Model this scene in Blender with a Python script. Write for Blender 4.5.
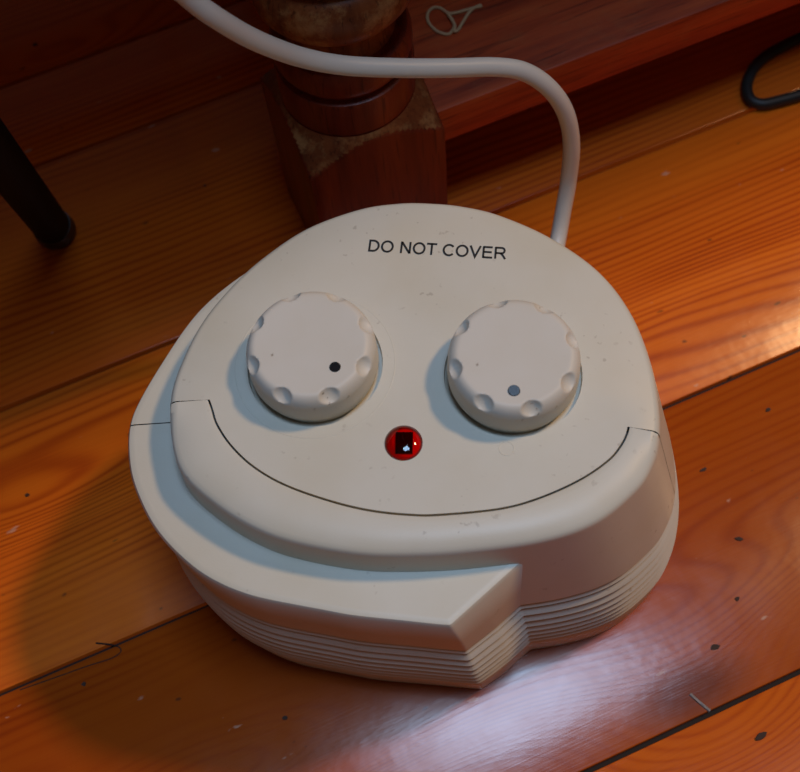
import bpy, bmesh, math, random
import numpy as np
from mathutils import Vector, Matrix

random.seed(4)
for o in list(bpy.data.objects):
    bpy.data.objects.remove(o)
SC = bpy.context.scene
COL = SC.collection

# ------------------------------------------------------------------ camera
FPX, CX, CY, HC = 1166.0, 400.0, 386.0, 0.52
NAD = (475.0, 950.0)                       # where plumb lines meet in the picture
_d = np.array([NAD[0] - CX, NAD[1] - CY, FPX]); _up = -_d / np.linalg.norm(_d)
_fw = np.array([0, -1, 0.0]); _fw = _fw - _up * (_fw @ _up); _fw /= np.linalg.norm(_fw)
_rt = np.cross(_fw, _up)
MW = np.array([_rt, _fw, _up])
CAM = np.array([0, -0.19, HC])
cam_data = bpy.data.cameras.new('camera')
cam_data.sensor_fit = 'HORIZONTAL'; cam_data.sensor_width = 36.0
cam_data.lens = FPX / 800.0 * 36.0
cam_data.clip_start = 0.01; cam_data.clip_end = 50
cam_data.dof.use_dof = True; cam_data.dof.focus_distance = .45; cam_data.dof.aperture_fstop = 14
cam = bpy.data.objects.new('camera', cam_data); COL.objects.link(cam)
R3 = Matrix([[MW[i][0], -MW[i][1], -MW[i][2]] for i in range(3)])
cam.matrix_world = Matrix.Translation(Vector(CAM)) @ R3.to_4x4()
SC.camera = cam

# ------------------------------------------------------------------ light
SC.view_settings.view_transform = 'Standard'
SC.view_settings.look = 'None'
SC.view_settings.gamma = 1.0
SC.view_settings.use_curve_mapping = False
SC.view_settings.exposure = 0.2
world = bpy.data.worlds.new('room_ambience'); SC.world = world
world.use_nodes = True
world.node_tree.nodes['Background'].inputs[0].default_value = (1.0, 0.70, 0.52, 1)
world.node_tree.nodes['Background'].inputs[1].default_value = 0.032

def lamp(name, kind, loc, energy, color, aim=None, **kw):
    l = bpy.data.lights.new(name, kind); l.energy = energy; l.color = color
    for k, v in kw.items(): setattr(l, k, v)
    o = bpy.data.objects.new(name, l); COL.objects.link(o); o.location = loc
    if aim is not None:
        o.rotation_euler = (Vector(aim) - Vector(loc)).to_track_quat('-Z', 'Y').to_euler()
    return o
AZ, EL, DIST = math.radians(25), math.radians(55), 3.0
lamp('room_lamp', 'POINT', (DIST*math.cos(EL)*math.cos(AZ), DIST*math.cos(EL)*math.sin(AZ), .1+DIST*math.sin(EL)),
     118, (1.0, 0.61, 0.29), shadow_soft_size=0.15)
lamp('skylight_window', 'AREA', (0.22, -0.08, 2.4), 18.5, (0.47, 0.69, 1.0), aim=(0.12, .04, 0), shape='RECTANGLE', size=0.6, size_y=0.6)

# ------------------------------------------------------------------ helpers
def at(px, py, z):
    r = MW @ np.array([px - CX, py - CY, FPX]); return CAM + r * (z - HC) / r[2]
def atd(px, py, depth):
    return CAM + MW @ (np.array([(px - CX) / FPX, (py - CY) / FPX, 1.0]) * depth)

def link(o, parent=None):
    COL.objects.link(o)
    if parent is not None: o.parent = parent
    return o
def mesh_obj(name, verts, faces, mat, parent=None, smooth=35):
    me = bpy.data.meshes.new(name)
    me.from_pydata([tuple(map(float, v)) for v in verts], [], faces)
    me.update()
    bm = bmesh.new(); bm.from_mesh(me); bmesh.ops.recalc_face_normals(bm, faces=bm.faces); bm.to_mesh(me); bm.free()
    me.materials.append(mat)
    return finish(name, me, parent, smooth)
def bm_obj(name, bm, mat, parent=None, smooth=35, recalc=True):
    me = bpy.data.meshes.new(name)
    if recalc: bmesh.ops.recalc_face_normals(bm, faces=bm.faces)
    bm.to_mesh(me); bm.free(); me.materials.append(mat)
    return finish(name, me, parent, smooth)
def finish(name, me, parent, smooth):
    if smooth:
        me.polygons.foreach_set('use_smooth', [True] * len(me.polygons))
        me.set_sharp_from_angle(angle=math.radians(smooth))
    return link(bpy.data.objects.new(name, me), parent)
def empty(name, loc=(0, 0, 0)):
    o = bpy.data.objects.new(name, None); o.empty_display_size = .05; COL.objects.link(o); o.location = loc; return o
def tag(o, label=None, cat=None, kind=None, group=None):
    if label: o['label'] = label
    if cat: o['category'] = cat
    if kind: o['kind'] = kind
    if group: o['group'] = group
    return o

def rows_mesh(rows, closed):
    """rows: list of (n,3) arrays -> verts, quad faces"""
    n = len(rows[0]); V = np.concatenate(rows); Fc = []
    for r in range(len(rows) - 1):
        for i in range(n if closed else n - 1):
            j = (i + 1) % n
            Fc.append((r*n+i, r*n+j, (r+1)*n+j, (r+1)*n+i))
    return V, Fc
def catmull(P, closed=False, sub=10):
    P = np.array(P, float); n = len(P); out = []
    rng = range(n) if closed else range(n - 1)
    for i in rng:
        g = (lambda k: P[k % n]) if closed else (lambda k: P[min(max(k, 0), n - 1)])
        p0, p1, p2, p3 = g(i-1), g(i), g(i+1), g(i+2)
        for s in range(sub):
            t = s / sub
            out.append(.5*((2*p1)+(-p0+p2)*t+(2*p0-5*p1+4*p2-p3)*t*t+(-p0+3*p1-3*p2+p3)*t**3))
    if not closed: out.append(P[-1])
    return np.array(out)
def tube(path, rad, nseg=14, caps=True):
    path = np.array(path, float); n = len(path)
    rad = np.full(n, rad) if np.isscalar(rad) else np.array(rad)
    T = np.gradient(path, axis=0); T /= np.linalg.norm(T, axis=1)[:, None]
    a = np.array([0, 0, 1.0]) if abs(T[0][2]) < .9 else np.array([1.0, 0, 0])
    N = np.cross(T[0], a); N /= np.linalg.norm(N)
    V = []; Fc = []
    for i in range(n):
        N = N - T[i]*(N@T[i]); N /= np.linalg.norm(N); B = np.cross(T[i], N)
        for k in range(nseg):
            t = 2*math.pi*k/nseg
            V.append(path[i] + rad[i]*(math.cos(t)*N + math.sin(t)*B))
    for i in range(n-1):
        for k in range(nseg):
            l = (k+1) % nseg
            Fc.append((i*nseg+k, i*nseg+l, (i+1)*nseg+l, (i+1)*nseg+k))
    if caps:
        Fc.append(tuple(range(nseg))); Fc.append(tuple((n-1)*nseg+k for k in range(nseg)))
    return V, Fc
def box_bm(size, bevel=0.0, seg=2):
    bm = bmesh.new(); bmesh.ops.create_cube(bm, size=1)
    bmesh.ops.scale(bm, vec=size, verts=bm.verts)
    if bevel: bmesh.ops.bevel(bm, geom=list(bm.edges), offset=bevel, segments=seg, affect='EDGES', profile=.5)
    return bm

# ------------------------------------------------------------------ materials
class NT:
    def __init__(s, name):
        s.m = bpy.data.materials.new(name); s.m.use_nodes = True
        s.t = s.m.node_tree; s.b = s.t.nodes['Principled BSDF']; s.out = s.t.nodes['Material Output']
    def n(s, typ, ins=None, **props):
        nd = s.t.nodes.new(typ)
        for k, v in props.items(): setattr(nd, k, v)
        for k, v in (ins or {}).items(): s.put(nd.inputs[k], v)
        return nd
    def put(s, sock, v):
        if isinstance(v, bpy.types.NodeSocket): s.t.links.new(v, sock)
        elif isinstance(v, bpy.types.Node): s.t.links.new(v.outputs[0], sock)
        else: sock.default_value = v
    def math(s, op, a, b=0.0, c=None):
        ins = {0: a, 1: b}
        if c is not None: ins[2] = c
        return s.n('ShaderNodeMath', ins, operation=op).outputs[0]
    def ramp(s, fac, stops):
        nd = s.n('ShaderNodeValToRGB', {0: fac}); e = nd.color_ramp.elements
        while len(e) < len(stops): e.new(.5)
        for el, (p, c) in zip(e, stops): el.position = p; el.color = (*c, 1)
        return nd.outputs[0]
    def mix(s, f, a, b, blend='MIX'):
        nd = s.n('ShaderNodeMix', data_type='RGBA', blend_type=blend)
        s.put(nd.inputs[0], f); s.put(nd.inputs[6], a); s.put(nd.inputs[7], b); return nd.outputs[2]
    def bsdf(s, **kw):
        for k, v in kw.items(): s.put(s.b.inputs[k.replace('_', ' ')], v)

def plain(name, col, rough=.5, **kw):
    m = NT(name); m.bsdf(Base_Color=(*col, 1), Roughness=rough, **kw); return m.m

def plastic(name, col, dirt=.35, rough=.42):
    m = NT(name); P = m.n('ShaderNodeTexCoord').outputs['Object']
    big = m.n('ShaderNodeTexNoise', {'Vector': P, 'Scale': 28.0, 'Detail': 4.0}).outputs[0]
    c = m.mix(m.ramp(big, [(.42, (0, 0, 0)), (.75, (1, 1, 1))]), (*col, 1), (col[0]*.95, col[1]*.925, col[2]*.87, 1))
    sp = m.n('ShaderNodeTexNoise', {'Vector': P, 'Scale': 330.0, 'Detail': 2.0}).outputs[0]
    sp2 = m.n('ShaderNodeTexNoise', {'Vector': P, 'Scale': 60.0, 'Detail': 2.0}).outputs[0]
    f = m.math('MULTIPLY', m.ramp(sp, [(.66, (0, 0, 0)), (.72, (1, 1, 1))]), m.ramp(sp2, [(.52, (0, 0, 0)), (.62, (1, 1, 1))]))
    c = m.mix(m.math('MULTIPLY', f, dirt), c, (.25, .2, .14, 1))
    m.bsdf(Base_Color=c, Roughness=rough)
    fine = m.n('ShaderNodeTexNoise', {'Vector': P, 'Scale': 1400.0, 'Detail': 1.0}).outputs[0]
    bp = m.n('ShaderNodeBump', {'Strength': .06, 'Distance': .0004, 'Height': fine})
    m.bsdf(Normal=bp.outputs[0]); return m.m

ANG = math.radians(25.0)
U = np.array([math.cos(ANG), math.sin(ANG)]); Vv = np.array([-math.sin(ANG), math.cos(ANG)])
def uv(px, py, z=0.0):
    p = at(px, py, z)[:2]; return float(p@U), float(p@Vv)

def floor_wood():
    m = NT('varnished_pine_board')
    pos = m.n('ShaderNodeNewGeometry').outputs['Position']
    rot = m.n('ShaderNodeVectorRotate', {'Vector': pos, 'Angle': -ANG}, rotation_type='Z_AXIS').outputs[0]
    oc = m.n('ShaderNodeSeparateColor', {0: m.n('ShaderNodeObjectInfo').outputs['Color']})
    tone, rnd = oc.outputs[0], oc.outputs[1]
    sep = m.n('ShaderNodeSeparateXYZ', {0: rot})
    u, v = sep.outputs[0], sep.outputs[1]
    # growth-ring field, swept around knots
    g = v
    knots = [(uv(692, 700), .075, .050, .055), (uv(200, 800), .14, .030, .07), (uv(40, 500), .10, .02, .03),
             (uv(640, 330), .16, .025, -.02), (uv(60, 60), .08, .02, .03), (uv(520, 760), .16, .02, -.02), (uv(780, 560), .10, .016, .015)]
    for (ku, kv), lu, lv, amp in knots:
        du = m.math('DIVIDE', m.math('SUBTRACT', u, ku), lu)
        dv = m.math('DIVIDE', m.math('SUBTRACT', v, kv), lv)
        r2 = m.math('ADD', m.math('MULTIPLY', du, du), m.math('MULTIPLY', dv, dv))
        g = m.math('MULTIPLY_ADD', m.math('EXPONENT', m.math('MULTIPLY', r2, -1.0)), amp, g)
    g = m.math('MULTIPLY_ADD', rnd, .37, g)
    stretch = m.n('ShaderNodeCombineXYZ', {0: m.math('MULTIPLY', u, 3.0), 1: m.math('MULTIPLY', g, 22.0), 2: m.math('MULTIPLY', rnd, 9.0)})
    wob = m.n('ShaderNodeTexNoise', {'Vector': stretch, 'Scale': 1.0, 'Detail': 3.0}).outputs[0]
    ring = m.math('SINE', m.math('ADD', m.math('MULTIPLY', g, 1400.0), m.math('MULTIPLY', wob, 30.0)))
    ring = m.math('POWER', m.math('MULTIPLY_ADD', ring, .5, .5), 2.2)
    patch = m.n('ShaderNodeTexNoise', {'Vector': m.n('ShaderNodeCombineXYZ', {0: m.math('MULTIPLY', u, 4.0), 1: m.math('MULTIPLY', g, 26.0), 2: m.math('MULTIPLY_ADD', rnd, 13.0, 4.0)}), 'Scale': 1.0, 'Detail': 2.0}).outputs[0]
    ring = m.math('MULTIPLY', ring, m.ramp(patch, [(.36, (.22, .22, .22)), (.62, (1, 1, 1))]))
    broad = m.n('ShaderNodeTexNoise', {'Vector': m.n('ShaderNodeCombineXYZ', {0: m.math('MULTIPLY', u, 2.2), 1: m.math('MULTIPLY', g, 34.0), 2: m.math('MULTIPLY', rnd, 30.0)}), 'Scale': 1.0, 'Detail': 4.0, 'Roughness': .6}).outputs[0]
    fib = m.n('ShaderNodeTexNoise', {'Vector': m.n('ShaderNodeCombineXYZ', {0: m.math('MULTIPLY', u, 30.0), 1: m.math('MULTIPLY', v, 1100.0)}), 'Scale': 1.0, 'Detail': 2.0}).outputs[0]
    fac = m.math('ADD', m.math('MULTIPLY', ring, .34), m.math('ADD', m.math('MULTIPLY', broad, .80), m.math('MULTIPLY_ADD', fib, .22, -.18)))
    c = m.ramp(fac, [(.20, (.86, .19, .012)), (.42, (.73, .140, .009)), (.64, (.54, .082, .007)), (.92, (.25, .032, .006))])
    # board to board tone; one board's also deepens the heater's shadow
    c = m.mix(tone, c, (.26, .042, .004, 1))
    # the big dark knot at the board edge and its stain
    (ku, kv) = uv(690, 690)
    du = m.math('DIVIDE', m.math('SUBTRACT', u, ku), .036); dv = m.math('DIVIDE', m.math('SUBTRACT', v, kv), .017)
    kd = m.math('SQRT', m.math('ADD', m.math('MULTIPLY', du, du), m.math('MULTIPLY', dv, dv)))
    kd = m.math('ADD', kd, m.math('MULTIPLY_ADD', wob, .5, -.25))
    c = m.mix(m.ramp(kd, [(.25, (.8, .8, .8)), (.9, (0, 0, 0))]), c, (.15, .035, .014, 1))
    # small dark flecks and pale chips
    sp = m.n('ShaderNodeTexNoise', {'Vector': m.n('ShaderNodeCombineXYZ', {0: m.math('MULTIPLY', u, 90.0), 1: m.math('MULTIPLY', v, 190.0)}), 'Scale': 1.0, 'Detail': 1.0}).outputs[0]
    c = m.mix(m.ramp(sp, [(.76, (0, 0, 0)), (.80, (.7, .7, .7))]), c, (.07, .03, .015, 1))
    ch = m.n('ShaderNodeTexNoise', {'Vector': m.n('ShaderNodeCombineXYZ', {0: m.math('MULTIPLY', u, 60.0), 1: m.math('MULTIPLY', v, 130.0), 2: 7.0}), 'Scale': 1.0, 'Detail': 3.0}).outputs[0]
    chf = m.ramp(ch, [(.715, (0, 0, 0)), (.755, (.45, .45, .45))])
    c = m.mix(chf, c, (.75, .55, .40, 1))
    rg = m.n('ShaderNodeTexNoise', {'Vector': rot, 'Scale': 40.0, 'Detail': 3.0}).outputs[0]
    m.bsdf(Base_Color=c, Roughness=m.math('MULTIPLY_ADD', rg, .12, .15), IOR=1.5, Coat_Weight=.1, Coat_Roughness=.16, Coat_IOR=1.5)
    wear = m.n('ShaderNodeTexNoise', {'Vector': rot, 'Scale': 75.0, 'Detail': 2.0}).outputs[0]
    h = m.math('ADD', m.math('MULTIPLY', ring, .08), m.math('ADD', m.math('MULTIPLY', fib, .2), m.math('MULTIPLY', wear, 1.0)))
    bp = m.n('ShaderNodeBump', {'Strength': .10, 'Distance': .0012, 'Height': h})
    m.bsdf(Normal=bp.outputs[0]); return m.m

def red_wood(name, dark, mid, light, along, wear=0.0, rough=.38):
    """stained hardwood, grain along object axis 0/1/2; wear = pale rubbed patches"""
    m = NT(name); P = m.n('ShaderNodeTexCoord').outputs['Object']
    sc = [90.0, 90.0, 90.0]; sc[along] = 7.0
    mp = m.n('ShaderNodeMapping', {'Vector': P, 'Scale': tuple(sc)}).outputs[0]
    a = m.n('ShaderNodeTexNoise', {'Vector': mp, 'Scale': 1.0, 'Detail': 5.0, 'Roughness': .65}).outputs[0]
    sc2 = [700.0]*3; sc2[along] = 30.0
    pore = m.n('ShaderNodeTexNoise', {'Vector': m.n('ShaderNodeMapping', {'Vector': P, 'Scale': tuple(sc2)}).outputs[0], 'Scale': 1.0, 'Detail': 2.0}).outputs[0]
    c = m.ramp(a, [(.30, dark), (.5, mid), (.72, light)])
    c = m.mix(m.ramp(pore, [(.58, (0, 0, 0)), (.68, (.6, .6, .6))]), c, (*[x*.4 for x in dark], 1))
    if wear:
        w = m.n('ShaderNodeTexNoise', {'Vector': P, 'Scale': 55.0, 'Detail': 6.0, 'Roughness': .75}).outputs[0]
        c = m.mix(m.math('MULTIPLY', m.ramp(w, [(.52, (0, 0, 0)), (.66, (1, 1, 1))]), wear), c, (.42, .20, .07, 1))
    m.bsdf(Base_Color=c, Roughness=rough)
    m.b.inputs['Specular IOR Level'].default_value = .25
    bp = m.n('ShaderNodeBump', {'Strength': .15, 'Distance': .0006, 'Height': pore}); m.bsdf(Normal=bp.outputs[0])
    return m.m

MAT_PLASTIC = plastic('aged_white_plastic', (.68, .665, .575))
MAT_KNOB = plastic('knob_white_plastic', (.69, .67, .60), dirt=.8, rough=.5)
MAT_CORE = plain('dark_inner_plastic', (.10, .09, .08), .6)
MAT_CORD = plain('white_cord_plastic', (.66, .63, .57), .4)
MAT_BLACK = plain('black_ink', (.012, .012, .012), .5)
MAT_DOT = plain('black_gloss_dot', (.012, .013, .016), .25)
MAT_METALBLACK = plain('black_painted_metal', (.004, .0045, .0045), .65, Specular_IOR_Level=.15)
MAT_RUBBER = plain('black_rubber', (.012, .014, .014), .5)
MAT_GROUND = plain('dark_underfloor', (.020, .012, .008), .9)
MAT_NAIL = plain('dark_iron_nail', (.045, .022, .014), .8)
MAT_TWINE = plain('tan_string', (.62, .42, .22), .8)
MAT_FLOOR = floor_wood()
MAT_LEG = red_wood('red_stained_leg_wood', (.10, .014, .005), (.18, .024, .008), (.25, .042, .012), 2, .0, .34)
MAT_LEGWORN = red_wood('worn_red_turned_wood', (.10, .022, .008), (.20, .05, .014), (.30, .09, .025), 2, .75, .4)
MAT_SHELF = red_wood('red_stained_shelf_wood', (.24, .028, .007), (.48, .066, .013), (.62, .105, .02), 0, .12, .5)

# ------------------------------------------------------------------ floor
floor = empty('floor'); tag(floor, kind='structure')
sub = mesh_obj('subfloor', [(-1.6, -1.6, -.0042), (1.9, -1.6, -.0042), (1.9, 1.9, -.0042), (-1.6, 1.9, -.0042)], [(0, 1, 2, 3)], MAT_GROUND, floor, 0)
seam_A = uv(330, 278)[1]; seam_B = uv(430, 508)[1]; seam_C = uv(690, 723)[1]
seam_D = uv(110, 138)[1]; seam_E = uv(75, 60)[1]
PITCH = (seam_A - seam_C) / 2
seams = [seam_C - 4*PITCH, seam_C - 3*PITCH, seam_C - 2*PITCH, seam_C - PITCH, seam_C, seam_B, seam_A, seam_D, seam_E] + [seam_E + PITCH*k for k in range(1, 7)]
planks = []
for i in range(len(seams) - 1):
    gap = .0021
    w = seams[i+1] - seams[i] - gap
    bm = box_bm((3.0, w, .02), .0007, 2)
    p = bm_obj('plank', bm, MAT_FLOOR, floor, 35)
    ctr = U*.1 + Vv*(seams[i+1] + seams[i])/2
    p.location = (ctr[0], ctr[1], -.010 - .0004*(i % 2)); p.rotation_euler = (0, 0, ANG)
    p.color = ({5: .0, 4: .7, 3: .25, 6: .30, 7: .2}.get(i, .3), (i*.377) % 1.0, 0, 1)  # wood tones; the board left of the heater darkened further as its shadow
    planks.append((seams[i], seams[i+1], p))
def nail(px, py, ln, wd, ang):
    q = at(px, py, 0); v = q[:2]@Vv
    for a, b, p in planks:
        if a <= v < b:
            bm = bmesh.new(); bmesh.ops.create_cone(bm, cap_ends=True, segments=9, radius1=.5, radius2=.44, depth=.0022)
            bmesh.ops.scale(bm, vec=(ln*.6, wd*.6, 1), verts=bm.verts)
            for vv in bm.verts: vv.co.x += random.uniform(-.0003, .0003); vv.co.y += random.uniform(-.0002, .0002)
            o = bm_obj('nail', bm, MAT_NAIL, p, 35)
            bpy.context.view_layer.update()
            o.matrix_parent_inverse = p.matrix_world.inverted()
            o.location = (q[0], q[1], -.0006); o.rotation_euler = (0, 0, ang); return
for px, py, ln, wd, a in [(703, 470, .007, .003, 25), (739, 539, .007, .003, -8), (737, 599, .004, .003, 20), (715, 647, .008, .0045, 10),
                          (761, 736, .011, .0045, 28), (27, 495, .004, .003, 0), (84, 684, .004, .0035, 30), (768, 410, .005, .003, 40), (35, 45, .006, .004, 20), (205, 186, .003, .002, 0), (285, 718, .004, .003, 20)]:
    nail(px, py, ln, wd, math.radians(a))

def on_plank(name, pts, rad, mat, z):
    v_mid = at(*pts[len(pts)//2], 0)[:2]@Vv
    for a, b, p in planks:
        if a <= v_mid < b:
            P = catmull([at(x, y, z) for x, y in pts], False, 6)
            v, f = tube(P, rad, 6); o = mesh_obj(name, v, f, mat, p, 60)
            bpy.context.view_layer.update(); o.matrix_parent_inverse = p.matrix_world.inverted(); return o
on_plank('split_line', [(96, 643), (112, 645), (120, 648), (120, 653), (110, 659), (88, 666), (60, 676), (20, 690)], .0004, MAT_GROUND, -.00025)
on_plank('staple', [(690, 694), (700, 703), (710, 711)], .0009, plain('worn_steel', (.22, .20, .20), .6, Metallic=.3), -.0002)

# ------------------------------------------------------------------ fan heater
heater = empty('fan_heater')
tag(heater, 'off-white plastic fan heater with two round knobs and a stepped rounded body', 'heater')
ZT, ZL, ZLEDGE, ZBAND = .140, .1355, .1215, .080
CEN = at(410, 390, ZL)[:2]
N = 1440
TH = np.linspace(-math.pi, math.pi, N, endpoint=False)
DIR = np.stack([np.cos(TH), np.sin(TH)], 1)
def to_polar(P):
    P = np.asarray(P)[:, :2] - CEN; t = np.arctan2(P[:, 1], P[:, 0]); r = np.hypot(P[:, 0], P[:, 1])
    k = np.argsort(t); return np.interp(TH, t[k], r[k], period=2*math.pi)
def smooth(R, w):
    if w < 1: return R
    k = np.hanning(2*w+3); k /= k.sum(); h = len(k)//2
    return np.convolve(np.concatenate([R[-h:], R, R[:h]]), k, 'valid')
def offset(R, d):
    P = DIR*R[:, None]; T = np.roll(P, -3, 0) - np.roll(P, 3, 0); T /= np.linalg.norm(T, axis=1)[:, None]
    Q = P + np.stack([T[:, 1], -T[:, 0]], 1)*np.reshape(d, (-1, 1)) + CEN
    return to_polar(Q)
def lean(z): return .17*np.maximum(0.0, ZL - np.maximum(z, ZBAND)) + .10*np.maximum(0.0, ZBAND - z)
BIAS = np.clip((np.cos(TH) + .28) / .6, 0, 1)
def ring(R, z, idx=slice(None), zref=None):
    """outline at height z; the walls lean out towards the right below zref"""
    z = np.broadcast_to(z, (N,)); zr = ZL if zref is None else zref
    sh = np.stack([np.maximum(0.0, lean(z) - lean(zr))*BIAS, np.zeros(N)], 1)
    return np.concatenate([CEN + sh + DIR*R[:, None], z[:, None]], 1)[idx]

lip_px = [(170.5, 406), (179, 372), (201, 327), (231, 290), (264, 260), (308, 231), (360, 212), (400, 206), (430, 206), (462, 209), (500, 218), (552, 241),
          (600, 275), (632, 317), (652, 368), (660, 415), (659, 445), (652, 468), (636, 492), (596, 524), (540, 543), (460, 554), (400, 557), (353, 555), (294, 544),
          (255, 530), (217, 507), (185, 478), (173, 447)]
R1 = smooth(to_polar(catmull([at(x, y, ZL) for x, y in lip_px], True)), 6)
gro_px = [(203, 385), (211, 407), (217, 425), (232, 447), (255, 468), (287, 486), (333, 502), (372, 511), (410, 515), (440, 515), (500, 509), (540, 498), (580, 480), (608, 461), (621, 446), (627.5, 433), (630, 420)]
GR = to_polar(catmull([at(x, y, ZT) for x, y in gro_px]))
def ang_px(x, y, z):
    p = at(x, y, z)[:2] - CEN; return math.atan2(p[1], p[0])
tL = ang_px(170.5, 406.5, ZL); tR = ang_px(659, 437, ZL)     # ends of the front cap
if tL > 0: tL -= 2*math.pi
front = [i for i in range(N) if False]
thu = TH.copy()
def arc(t0, t1):
    """indices going counter-clockwise from t0 to t1"""
    i0 = int(round((t0 + math.pi) / (2*math.pi) * N)); i1 = int(round((t1 + math.pi) / (2*math.pi) * N))
    while i1 < i0: i1 += N
    return np.arange(i0, i1 + 1) % N
F_IDX = arc(tL, tR)            # front cap
B_IDX = arc(tR, tL + 2*math.pi)  # rear
# --- ledge outline
led_px = [(360, 262), (318, 246), (276, 254), (245, 271), (212, 296), (186, 324), (156, 369), (137, 402), (129, 423), (127, 446), (130, 474), (139, 500), (152, 525), (170, 547.5), (195, 570),
          (220, 585), (245, 595), (270, 601.5), (320, 611), (353, 617), (400, 622), (432, 625.5), (451, 627)]
led = list(catmull([at(x, y, ZLEDGE) for x, y in led_px]))
c1 = at(512, 572, ZLEDGE); c0 = at(451, 627, ZLEDGE)
for t in np.linspace(.03, 1.7, 60): led.append(c0 + (c1 - c0)*t)
last = led[-1]; first = led[0]
for t in np.linspace(0.03, .97, 30):     # close behind the tower, far inside it
    a0 = math.atan2(*(last[:2]-CEN)[::-1]); a1 = math.atan2(*(first[:2]-CEN)[::-1])
    a = a0 + (a1 - a0)*t; r = np.linalg.norm(last[:2]-CEN)*(1-t) + np.linalg.norm(first[:2]-CEN)*t
    led.append(np.array([CEN[0]+math.cos(a)*r, CEN[1]+math.sin(a)*r, ZLEDGE]))
E1 = smooth(to_polar(np.array(led)), 3)
FLARE = .0043 / (ZL - ZBAND)
def wall_off(z): return max(0.0, (ZL - z) * FLARE)
def ledge_off(z): return max(0.0, 0.0) - .03*max(0.0, ZLEDGE - z)

# inner dark core that closes the joints
V_, F_ = rows_mesh([ring(offset(R1, -.004), ZT - .0042), ring(offset(R1, -.002), ZL - .004), ring(offset(R1, wall_off(ZBAND) - .002), ZBAND)], True)
F_.append(tuple(range(N)))
mesh_obj('inner_core', V_, F_, MAT_CORE, heater)

# rear shell: control panel top with two wells, rim and rear wall
def knob_c(px, py, h): return at(px, py, ZT + h)[:2]
KH = .0165
K1 = knob_c(310.5, 348, KH-.0035); K2 = knob_c(514, 357.5, KH-.0035); KR = .0237
LED_C = at(403.5, 443, ZT)[:2]; LED_R = .0066
bm = bmesh.new()
GAP = .0005
outer = []
gin = GR - GAP
Rin = offset(R1, -.0032)
# joint faces of the rear shell at both ends
loop = [ring(Rin, ZT)[i] for i in B_IDX] + [ring(gin, ZT)[i] for i in F_IDX[1:-1]]
def add_loop(pts):
    vs = [bm.verts.new(p) for p in pts]
    return vs, [bm.edges.new((vs[k], vs[(k+1) % len(vs)])) for k in range(len(vs))]
vo, eo = add_loop(loop)
def circ(c, r, z, n=64): return [(c[0]+r*math.cos(2*math.pi*k/n), c[1]+r*math.sin(2*math.pi*k/n), z) for k in range(n)]
holes = [(K1, KR+.0013), (K2, KR+.0013), (LED_C, LED_R+.0002)]
edges = list(eo); hl = []
for c, r in holes:
    v, e = add_loop(circ(c, r, ZT)); edges += e; hl.append((c, r, v))
bmesh.ops.triangle_fill(bm, use_beauty=True, use_dissolve=False, edges=edges)
for k, (c, r, v) in enumerate(hl):
    dep = .0028
    lo = [bm.verts.new(p) for p in circ(c, r - .0003, ZT - dep)]
    for j in range(64): bm.faces.new((v[j], v[(j+1) % 64], lo[(j+1) % 64], lo[j]))
    bm.faces.new(lo)
# edge of the top facing the groove
nb = len(B_IDX)
lowg = [bm.verts.new((v.co.x, v.co.y, ZT - .004)) for v in vo[nb:]]
for j in range(len(lowg)-1): bm.faces.new((vo[nb+j], vo[nb+j+1], lowg[j+1], lowg[j]))
# rim and rear wall
prev = vo[:nb]
for zz, off in [(ZT-.0004, -.0021), (ZT-.0013, -.0011), (ZT-.0028, -.0004), (ZL, 0), (ZL-.002, wall_off(ZL-.002)), (.105, wall_off(.105)), (ZBAND+.001, wall_off(ZBAND)), (ZBAND, wall_off(ZBAND)-.001)]:
    rr = ring(offset(R1, off), zz)[B_IDX]
    cur = [bm.verts.new(p) for p in rr]
    for j in range(nb-1): bm.faces.new((prev[j], prev[j+1], cur[j+1], cur[j]))
    prev = cur
bm_obj('rear_shell', bm, MAT_PLASTIC, heater, 40)

# front cap: sloping lip and front wall
FI = F_IDX[1:-1]
wend = np.zeros(N); q = np.arange(len(F_IDX))/len(F_IDX); wend[F_IDX] = np.clip(np.minimum(q, 1-q)/.07, 0, 1)
wend = wend*wend*(3-2*wend)                       # the lip rises to meet the rear shell at both joints
rows = [ring(GR + GAP*.6, ZT-.004)[FI], ring(GR + GAP*.6, ZT-.0002)[FI], ring(GR + .0012, ZT)[FI]]
Rl = offset(R1, -.0012*wend - .0032*(1-wend))
for t in np.linspace(.12, 1, 10):
    Rm = (GR+.0012)*(1-t) + Rl*t
    rows.append(ring(Rm, ZT - .0024*t**3*wend)[FI])
rows.append(ring(offset(R1, -.0003*wend - .0011*(1-wend)), (ZT-.0034)*wend + (ZT-.0013)*(1-wend))[FI])
for zz, off in [(ZL-.0003, 0), (ZL-.0009, wall_off(ZL-.0009)), (ZL-.002, wall_off(ZL-.002)), (.128, wall_off(.128)), (.105, wall_off(.105)), (ZBAND+.001, wall_off(ZBAND)), (ZBAND, wall_off(ZBAND)-.001)]:
    rows.append(ring(offset(R1, off), zz)[FI])
V_, F_ = rows_mesh(rows, False)
mesh_obj('front_cap', V_, F_, MAT_PLASTIC, heater, 40)

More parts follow.
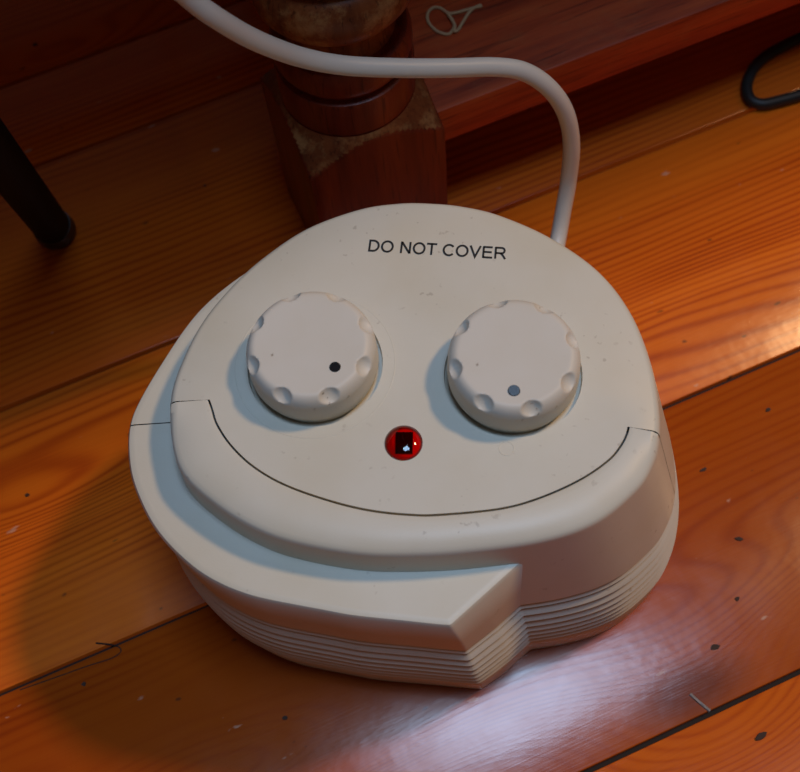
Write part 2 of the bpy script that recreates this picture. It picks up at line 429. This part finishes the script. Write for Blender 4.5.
# side ledge in two shells with a joint at the left
tS = ang_px(150, 424, ZLEDGE)
if tS > 0: tS -= 2*math.pi
def ledge(name, idx):
    rws = [ring_l(np.minimum(R1*.9, E1-.004), ZLEDGE)[idx], ring_l(offset(E1, -.0032), ZLEDGE)[idx], ring_l(offset(E1, -.0022), ZLEDGE)[idx], ring_l(offset(E1, -.0008), ZLEDGE-.0004)[idx], ring_l(E1, ZLEDGE-.0018)[idx],
           ring_l(offset(E1, ledge_off(.095)), .095)[idx], ring_l(offset(E1, ledge_off(ZBAND)), ZBAND+.0006)[idx], ring_l(offset(E1, ledge_off(ZBAND)-.001), ZBAND)[idx]]
    v, f = rows_mesh(rws, False); return mesh_obj(name, v, f, MAT_PLASTIC, heater, 40)
_ring = ring
def ring_l(R, z): return _ring(R, z, zref=ZLEDGE)
ledge('front_ledge', arc(tS + .003, ang_px(535, 551, ZLEDGE)))
ledge('rear_ledge', arc(ang_px(330, 225, ZLEDGE), tS - .003 + 2*math.pi))
V_, F_ = rows_mesh([ring_l(np.minimum(R1*.9, E1-.005), ZLEDGE-.0012), ring_l(offset(E1, -.003), ZLEDGE-.0012), ring_l(offset(E1, ledge_off(ZBAND)-.003), ZBAND)], True)
mesh_obj('ledge_core', V_, F_, MAT_CORE, heater)

# ribbed base
UN = np.maximum(to_polar(ring(offset(R1, wall_off(ZBAND)), ZBAND)), to_polar(ring_l(offset(E1, ledge_off(ZBAND)), ZBAND)))
def ring_b(R, z): return _ring(R, z, zref=ZBAND)
UN = smooth(UN, 3)
NR, RP, RT = 8, .0064, .0039
def base_off(z):
    t = max(0.0, min(1.0, (ZBAND - z) / ZBAND)); return .0034*math.sin(math.pi*t**.8) - .0008 - .0010*t*t
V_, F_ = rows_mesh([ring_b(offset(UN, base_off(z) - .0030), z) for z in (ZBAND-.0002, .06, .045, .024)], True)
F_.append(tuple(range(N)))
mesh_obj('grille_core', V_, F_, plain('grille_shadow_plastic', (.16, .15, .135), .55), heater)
for k in range(NR):
    z1 = ZBAND - .0004 - k*RP; z0 = z1 - RT; bo = base_off((z0+z1)/2)
    rr = [ring_b(offset(UN, bo + d), z) for z, d in ((z1, -.0036), (z1, -.0014), (z1-.0005, -.0010), (z0+.0006, .0004), (z0, 0.0), (z0+.0003, -.0036))]
    v, f = rows_mesh(rr, True); mesh_obj('grille_rib', v, f, MAT_PLASTIC, heater, 30)
zs = ZBAND - .0004 - NR*RP
rr = [ring_b(offset(UN, base_off(zs)-.0036), zs), ring_b(offset(UN, base_off(zs)-.0006), zs)] + [ring_b(offset(UN, base_off(z)), z) for z in (zs-.001, zs*.75, zs*.5, zs*.25, .0015)] + [ring_b(offset(UN, base_off(0)-.0015), 0)]
v, f = rows_mesh(rr, True); f.append(tuple(range((len(rr)-1)*N, len(rr)*N))); mesh_obj('base', v, f, MAT_PLASTIC, heater, 40)

# knobs
def make_knob(c, dimple0, dot_px, tilt=0):
    nt, H, Rk = 256, KH + .0020, KR
    prof = [(0.0, H), (.3, H), (.5, H)] + [(r, H) for r in np.linspace(.6, .82, 9)]
    prof += [(.82 + .17*math.sin(t), H - .0060*(1-math.cos(t))) for t in np.linspace(.12, math.pi/2, 18)]
    prof += [(.993, H-.0085), (1.0, H-.0110), (1.0, H-.0135), (.985, H-.0150), (.95, H-.0156), (.945, 0.0)]
    vs = []; fs = []
    dims = [dimple0 + k*math.pi/4 for k in range(8)]
    cents = [np.array([Rk*.975*math.cos(a), Rk*.975*math.sin(a), H + .0001]) for a in dims]
    dirs = [np.array([-math.cos(a)*.75, -math.sin(a)*.75, -.66]) for a in dims]
    rad = .0042
    for r, z in prof:
        for k in range(nt):
            a = 2*math.pi*k/nt; p = np.array([Rk*r*math.cos(a), Rk*r*math.sin(a), z])
            if r > .6 and z > H-.0095:
                for cc, dd in zip(cents, dirs):
                    q = p - cc; q2 = q@q
                    if q2 < rad*rad:
                        b = q@dd; s = -b + math.sqrt(max(b*b - q2 + rad*rad, 0)); p = p + dd*s*.85
            vs.append(p)
    m = len(prof)
    for j in range(m-1):
        for k in range(nt):
            l = (k+1) % nt; fs.append((j*nt+k, j*nt+l, (j+1)*nt+l, (j+1)*nt+k))
    o = mesh_obj('control_knob', vs, fs[0:], MAT_KNOB, heater, 50)
    bmk = bmesh.new(); bmk.from_mesh(o.data); bmesh.ops.remove_doubles(bmk, verts=bmk.verts, dist=1e-6); bmesh.ops.recalc_face_normals(bmk, faces=bmk.faces); bmk.to_mesh(o.data); bmk.free()
    o.location = (c[0], c[1], ZT - .0020)
    d = at(*dot_px, ZT + KH)[:2] - c
    dv = [(0, 0, .00035)] + [(.0019*math.cos(a), .0019*math.sin(a), .00035) for a in np.linspace(0, 2*math.pi, 24, endpoint=False)] + [(.0022*math.cos(a), .0022*math.sin(a), -.0003) for a in np.linspace(0, 2*math.pi, 24, endpoint=False)]
    df = [(0, 1+k, 1+(k+1) % 24) for k in range(24)] + [(1+k, 25+k, 25+(k+1) % 24, 1+(k+1) % 24) for k in range(24)]
    dot = mesh_obj('pointer_dot', dv, df, MAT_DOT, o, 60); dot.location = (d[0], d[1], KH + .0020)
    dot['label'] = 'small black pointer dot'
    if tilt: dot.rotation_euler = (math.radians(tilt), 0, 0); dot.location.z += .0003
    return o
kn = make_knob(K1, math.radians(-68), (335, 367)); kn['label'] = 'left control knob, dot turned to lower right'
kn = make_knob(K2, math.radians(-75), (514, 391), 8); kn['label'] = 'right control knob, dot pointing to the front'

# red indicator: dome, red seat, dark lamp window inside
def disc(name, c, r, z, mat, n=48):
    return mesh_obj(name, circ((c[0], c[1]), r, z, n), [tuple(range(n))], mat, heater, 0)
m = NT('red_clear_plastic')
m.t.nodes.remove(m.b)
tr = m.n('ShaderNodeBsdfTransparent', {0: (.95, .10, .05, 1)}); gl = m.n('ShaderNodeBsdfGlossy', {0: (1, 1, 1, 1), 'Roughness': .04})
fr = m.n('ShaderNodeFresnel', {0: 1.5})
ms = m.n('ShaderNodeMixShader', {0: fr.outputs[0], 1: tr.outputs[0], 2: gl.outputs[0]}); m.t.links.new(ms.outputs[0], m.out.inputs[0])
MAT_LENS = m.m
nt = 48; rws = []
for t in np.linspace(0, 1, 9):
    a = t*math.pi/2*.98
    rws.append(np.array([(LED_C[0]+LED_R*math.cos(a)*math.cos(p), LED_C[1]+LED_R*math.cos(a)*math.sin(p), ZT-.0003+.0026*math.sin(a)) for p in np.linspace(0, 2*math.pi, nt, endpoint=False)]))
v, f = rows_mesh(rws, True); f.append(tuple(range(8*nt, 9*nt)))
lens = mesh_obj('indicator_lens', v, f, MAT_LENS, heater, 60); lens['label'] = 'glossy red domed indicator lens'
seat = disc('indicator_seat', LED_C, LED_R, ZT-.0009, plain('red_seat', (.75, .03, .015), .35))
bmx = box_bm((.0062, .0082, .0008), .0001, 1); bx = bm_obj('indicator_window', bmx, plain('dark_lamp_window', (.012, .004, .006), .2), heater)
bx.location = (LED_C[0]+.0002, LED_C[1]+.0002, ZT-.0004)

# printed words
def ribbon(pts, w, closed=False):
    P = np.array(pts, float); n = len(P); L = []; Rr = []
    for i in range(n):
        a = P[i-1] if (i or closed) else None; c = P[(i+1) % n] if (i < n-1 or closed) else None
        d1 = (P[i]-a)/np.linalg.norm(P[i]-a) if a is not None else None
        d2 = (c-P[i])/np.linalg.norm(c-P[i]) if c is not None else None
        if d1 is None: d1 = d2
        if d2 is None: d2 = d1
        n1 = np.array([-d1[1], d1[0]]); n2 = np.array([-d2[1], d2[0]]); mm = n1+n2; mm /= np.linalg.norm(mm)
        k = w/2/max(mm@n1, .3); L.append(P[i]+mm*k); Rr.append(P[i]-mm*k)
    V = L + Rr; Fc = [(i, (i+1) % n, n+(i+1) % n, n+i) for i in range(n if closed else n-1)]
    return V, Fc
def ell(cx, cy, rx, ry, a0, a1, n=24):
    return [(cx+rx*math.cos(math.radians(a)), cy+ry*math.sin(math.radians(a))) for a in np.linspace(a0, a1, n)]
GL = {'D': (722, [([(122, 43)] + [(300, 43)] + ell(320, 358, 300, 315, -88, 88) + [(300, 673), (122, 673)], True)]),
      'O': (778, [(ell(389, 358, 300, 322, 0, 345), True)]),
      'N': (722, [([(122, 0), (122, 716)], False), ([(600, 0), (600, 716)], False), ([(128, 700), (594, 16)], False)]),
      'T': (611, [([(21, 673), (590, 673)], False), ([(305, 0), (305, 690)], False)]),
      'C': (722, [(ell(385, 358, 298, 322, 40, 318), False)]),
      'V': (667, [([(52, 716), (333, 40), (615, 716)], False)]),
      'E': (667, [([(122, 0), (122, 716)], False), ([(122, 673), (610, 673)], False), ([(122, 372), (575, 372)], False), ([(122, 43), (625, 43)], False)]),
      'R': (722, [([(122, 0), (122, 716)], False), ([(122, 673), (450, 673)] + ell(450, 508, 160, 165, 85, -85, 12) + [(450, 343), (122, 343)], False), ([(400, 340), (500, 250), (670, 0)], False)]), ' ': (278, [])}
def words(body, p0, p1, ptop, z):
    V = []; Fc = []; x = 0
    for ch in body:
        adv, strokes = GL[ch]
        for pts, cl in strokes:
            v, f = ribbon(pts, 116, cl); k = len(V)
            V += [(q[0]+x, q[1]) for q in v]; Fc += [tuple(i+k for i in q) for q in f]
        x += adv
    co = np.array(V); x0, x1 = co[:, 0].min(), co[:, 0].max(); y1 = 716.0
    A = np.array(p0)[:2]; B = np.array(p1)[:2]; ex = B - A; L = np.linalg.norm(ex); ex /= L; ey = np.array([-ex[1], ex[0]])
    h = abs((np.array(ptop)[:2] - A)@ey)
    out = A + ((co[:, 0]-x0)/(x1-x0)*L)[:, None]*ex + (co[:, 1]/y1*h)[:, None]*ey
    o = mesh_obj('lettering', [(p[0], p[1], z) for p in out], Fc, MAT_BLACK, heater, 0)
    o['label'] = 'printed words DO NOT COVER in black capitals'
    return o
words('DO NOT COVER', at(368, 251.3, ZT), at(506, 259.3, ZT), at(369.5, 239.8, ZT), ZT + .00012)

# faint moulded rings
def torus(name, c, R, r, z, mat, n=96):
    p = [(c[0]+R*math.cos(a), c[1]+R*math.sin(a), z) for a in np.linspace(0, 2*math.pi, n, endpoint=False)]
    V = []; Fc = []
    for k, q in enumerate(p):
        a = 2*math.pi*k/n
        for j in range(8):
            b = 2*math.pi*j/8
            V.append((q[0]+r*math.cos(b)*math.cos(a), q[1]+r*math.cos(b)*math.sin(a), z+r*.6*math.sin(b)))
    for k in range(n):
        for j in range(8):
            Fc.append((k*8+j, ((k+1) % n)*8+j, ((k+1) % n)*8+(j+1) % 8, k*8+(j+1) % 8))
    return mesh_obj(name, V, Fc, mat, heater, 60)
torus('moulded_ring', K1, KR+.0058, .0003, ZT-.00012, MAT_PLASTIC)
torus('moulded_symbol', at(506.5, 448.5, ZT)[:2], .0026, .00025, ZT-.00004, MAT_PLASTIC, 48)

# cord
cpts = [(150, -40, .371), (185, -6, .384), (215, 17, .394), (255, 40, .411), (300, 57, .429), (345, 65.5, .440), (400, 68, .447), (450, 68, .453), (495, 67, .459),
        (525, 72, .464), (550, 89, .473), (566, 114, .487), (571.5, 145, .505), (568.5, 180, .525), (563, 212, .536), (558, 240, .540), (552, 270, .535), (545, 300, .520)]
tail = [at(-300, -650, .0042), at(-60, -480, .0042), at(30, -330, .03), atd(75, -190, .46), atd(112, -100, .385)]     # on to the floor under the table
P = catmull(tail + [atd(*c) for c in cpts], False, 8)
v, f = tube(P, .00375, 16); cord = mesh_obj('power_cord', v, f, MAT_CORD, heater, 60); cord['label'] = 'thick off-white power cord'

# ------------------------------------------------------------------ table: turned leg, low shelf, top
RC = at(449, 240, 0)[:2]; W = .066
PC = RC - U*W/2 + Vv*W/2
table = empty('wooden_table', (PC[0], PC[1], 0)); table.rotation_euler = (0, 0, ANG)
tag(table, 'red-brown wooden table with a turned square-footed leg and a low plank shelf', 'table')
nt = 256
TT = np.linspace(0, 2*math.pi, nt, endpoint=False) + math.pi/4
def sq(b):
    return b / np.maximum(np.abs(np.cos(TT)), np.abs(np.sin(TT)))
def turned(name, prof, mat, square=None, top=None):
    rr = []
    for r, z in prof:
        R = np.full(nt, r)
        if square: R = np.minimum(R, sq(square))
        rr.append(np.stack([R*np.cos(TT), R*np.sin(TT), np.full(nt, z)], 1))
    v, f = rows_mesh(rr, True); f.append(tuple(range(nt))); f.append(tuple((len(rr)-1)*nt + k for k in range(nt)))
    o = mesh_obj(name, v, f, mat, table, 38)
    if square:                      # the lathe-cut shoulder has lost its stain
        o.data.materials.append(MAT_LEGWORN); lim = square*1.36
        for pl in o.data.polygons:
            q = [o.data.vertices[i].co for i in pl.vertices]
            if len(q) == 4 and all(max(abs(c.x), abs(c.y)) < square - 1e-5 for c in q): pl.material_index = 1
    return o
b = W/2
turned('leg_block', [(b*1.40, 0.0), (b*1.42, .002), (b*1.42, .05), (b*1.42, .0925)] + [(b*(1.415 - .48*(k/14)**.8), .0930+.0135*(k/14)**1.15) for k in range(1, 15)], MAT_LEG, b)
turned('turned_collar', [(.0290, 0.1060), (.0308, 0.1075), (.0310, 0.1245), (.0302, 0.1265), (.0275, 0.1275), (.0275, 0.1305), (.0300, 0.1315), (.0308, 0.1340), (.0306, 0.1405), (.0290, 0.1440), (.0240, 0.1455)], MAT_LEG)
turned('turned_cove', [(.0245, 0.1445), (.0232, 0.1485), (.0230, 0.1525), (.0240, 0.1575), (.0270, 0.1615), (.0280, 0.1635)], MAT_LEGWORN)
turned('turned_ring', [(.0275, 0.1630), (.0310, 0.1640), (.0335, 0.1675), (.0345, 0.1725), (.0338, 0.1785), (.0315, 0.1830), (.0285, 0.1855), (.0270, 0.1860)], MAT_LEGWORN)
turned('turned_bulb', [(.0265, 0.1855), (.0285, 0.1875), (.0305, 0.1925), (.0305, 0.1995), (.0290, 0.2075), (.0250, 0.2175), (.0220, 0.2370), (.0240, 0.2700), (.0290, 0.3300), (.0310, 0.4000), (.0300, 0.4700), (.0260, 0.5400), (.0230, 0.5650), (.030, 0.5750), (.032, 0.5850), (.030, 0.5950)], MAT_LEGWORN)
turned('leg_block', [(b*1.39, .595), (b*1.39, .69)], MAT_LEG, b)
def tpart(name, size, ctr, mat, bev=.002):
    o = bm_obj(name, box_bm(size, bev, 2), mat, table, 35); o.location = ctr; return o
# shelf: its front edge stands over the joint between two boards
SH_B, SH_T = .062, .086
q = at(600, 82, SH_B)[:2] - PC; fy = float(q@Vv)
tpart('shelf', (1.5, .36, SH_T-SH_B), (b*.2+.75, fy+.18, (SH_B+SH_T)/2), MAT_SHELF, .0016)
tpart('bracket', (.04, .16, .07), (0, .11, .645), MAT_LEG)
EDGE = -.090
tpart('apron', (1.5, .02, .09), (.75, EDGE+.04, .645), MAT_LEG)
tpart('tabletop', (2.2, .75, .028), (.50, EDGE+.375, .704), MAT_SHELF, .004)  # unseen top; overhang and front edge set to shade the back floor

# ------------------------------------------------------------------ small things
# slanting black tube leg of a seat, upper left
a0 = at(57, 233, 0.0); leg = empty('seat_leg', tuple(a0))
tag(leg, 'black round metal furniture leg standing on the dark boards by left edge', 'furniture leg')
top = atd(-60, 80, .40) - a0
v, f = tube([np.zeros(3) + top/np.linalg.norm(top)*t for t in (.012, .05, .2, .8)], .0097, 24); mesh_obj('tube', v, f, MAT_METALBLACK, leg, 50)
ax = top/np.linalg.norm(top)
v, f = tube([np.array([0, 0, .0]), np.array([0, 0, .0025]), ax*.010, ax*.020], [.0098, .0108, .0106, .0102], 24); mesh_obj('rubber_foot', v, f, MAT_RUBBER, leg, 50)

# loop of black flex on the floor under the shelf
lp = [(860, 15), (830, 25), (800, 38), (769, 54), (754, 68), (747, 85), (750, 99), (762, 104), (778, 101), (800, 95), (835, 84), (870, 75)]
P = catmull([at(x, y, .0032) for x, y in lp], False, 8)
v, f = tube(P, .0031, 12); o = mesh_obj('black_flex', v, f, MAT_RUBBER, None, 60)
tag(o, 'loop of black cable lying on the floor under the shelf, right edge', 'cable')

# loop of tan string on the shelf
lp = [(482, 6), (470, 9), (455, 13), (448, 13), (440, 8), (433, 8), (428, 13), (428, 21), (434, 29), (441, 33), (449, 34), (454, 27), (452, 19), (448, 14), (452, 20), (455, 26), (454, 31), (458, 30), (463, 22), (468, 14), (474, 8), (481, 5)]
zz = SH_T + .0008
P = catmull([at(x, y, zz + (.0008 if 12 < i < 17 else 0)) for i, (x, y) in enumerate(lp)], False, 6)
v, f = tube(P, .0008, 8); o = mesh_obj('string_loop', v, f, MAT_TWINE, None, 60)
tag(o, 'thin loop of tan string lying on the red-brown shelf', 'string')
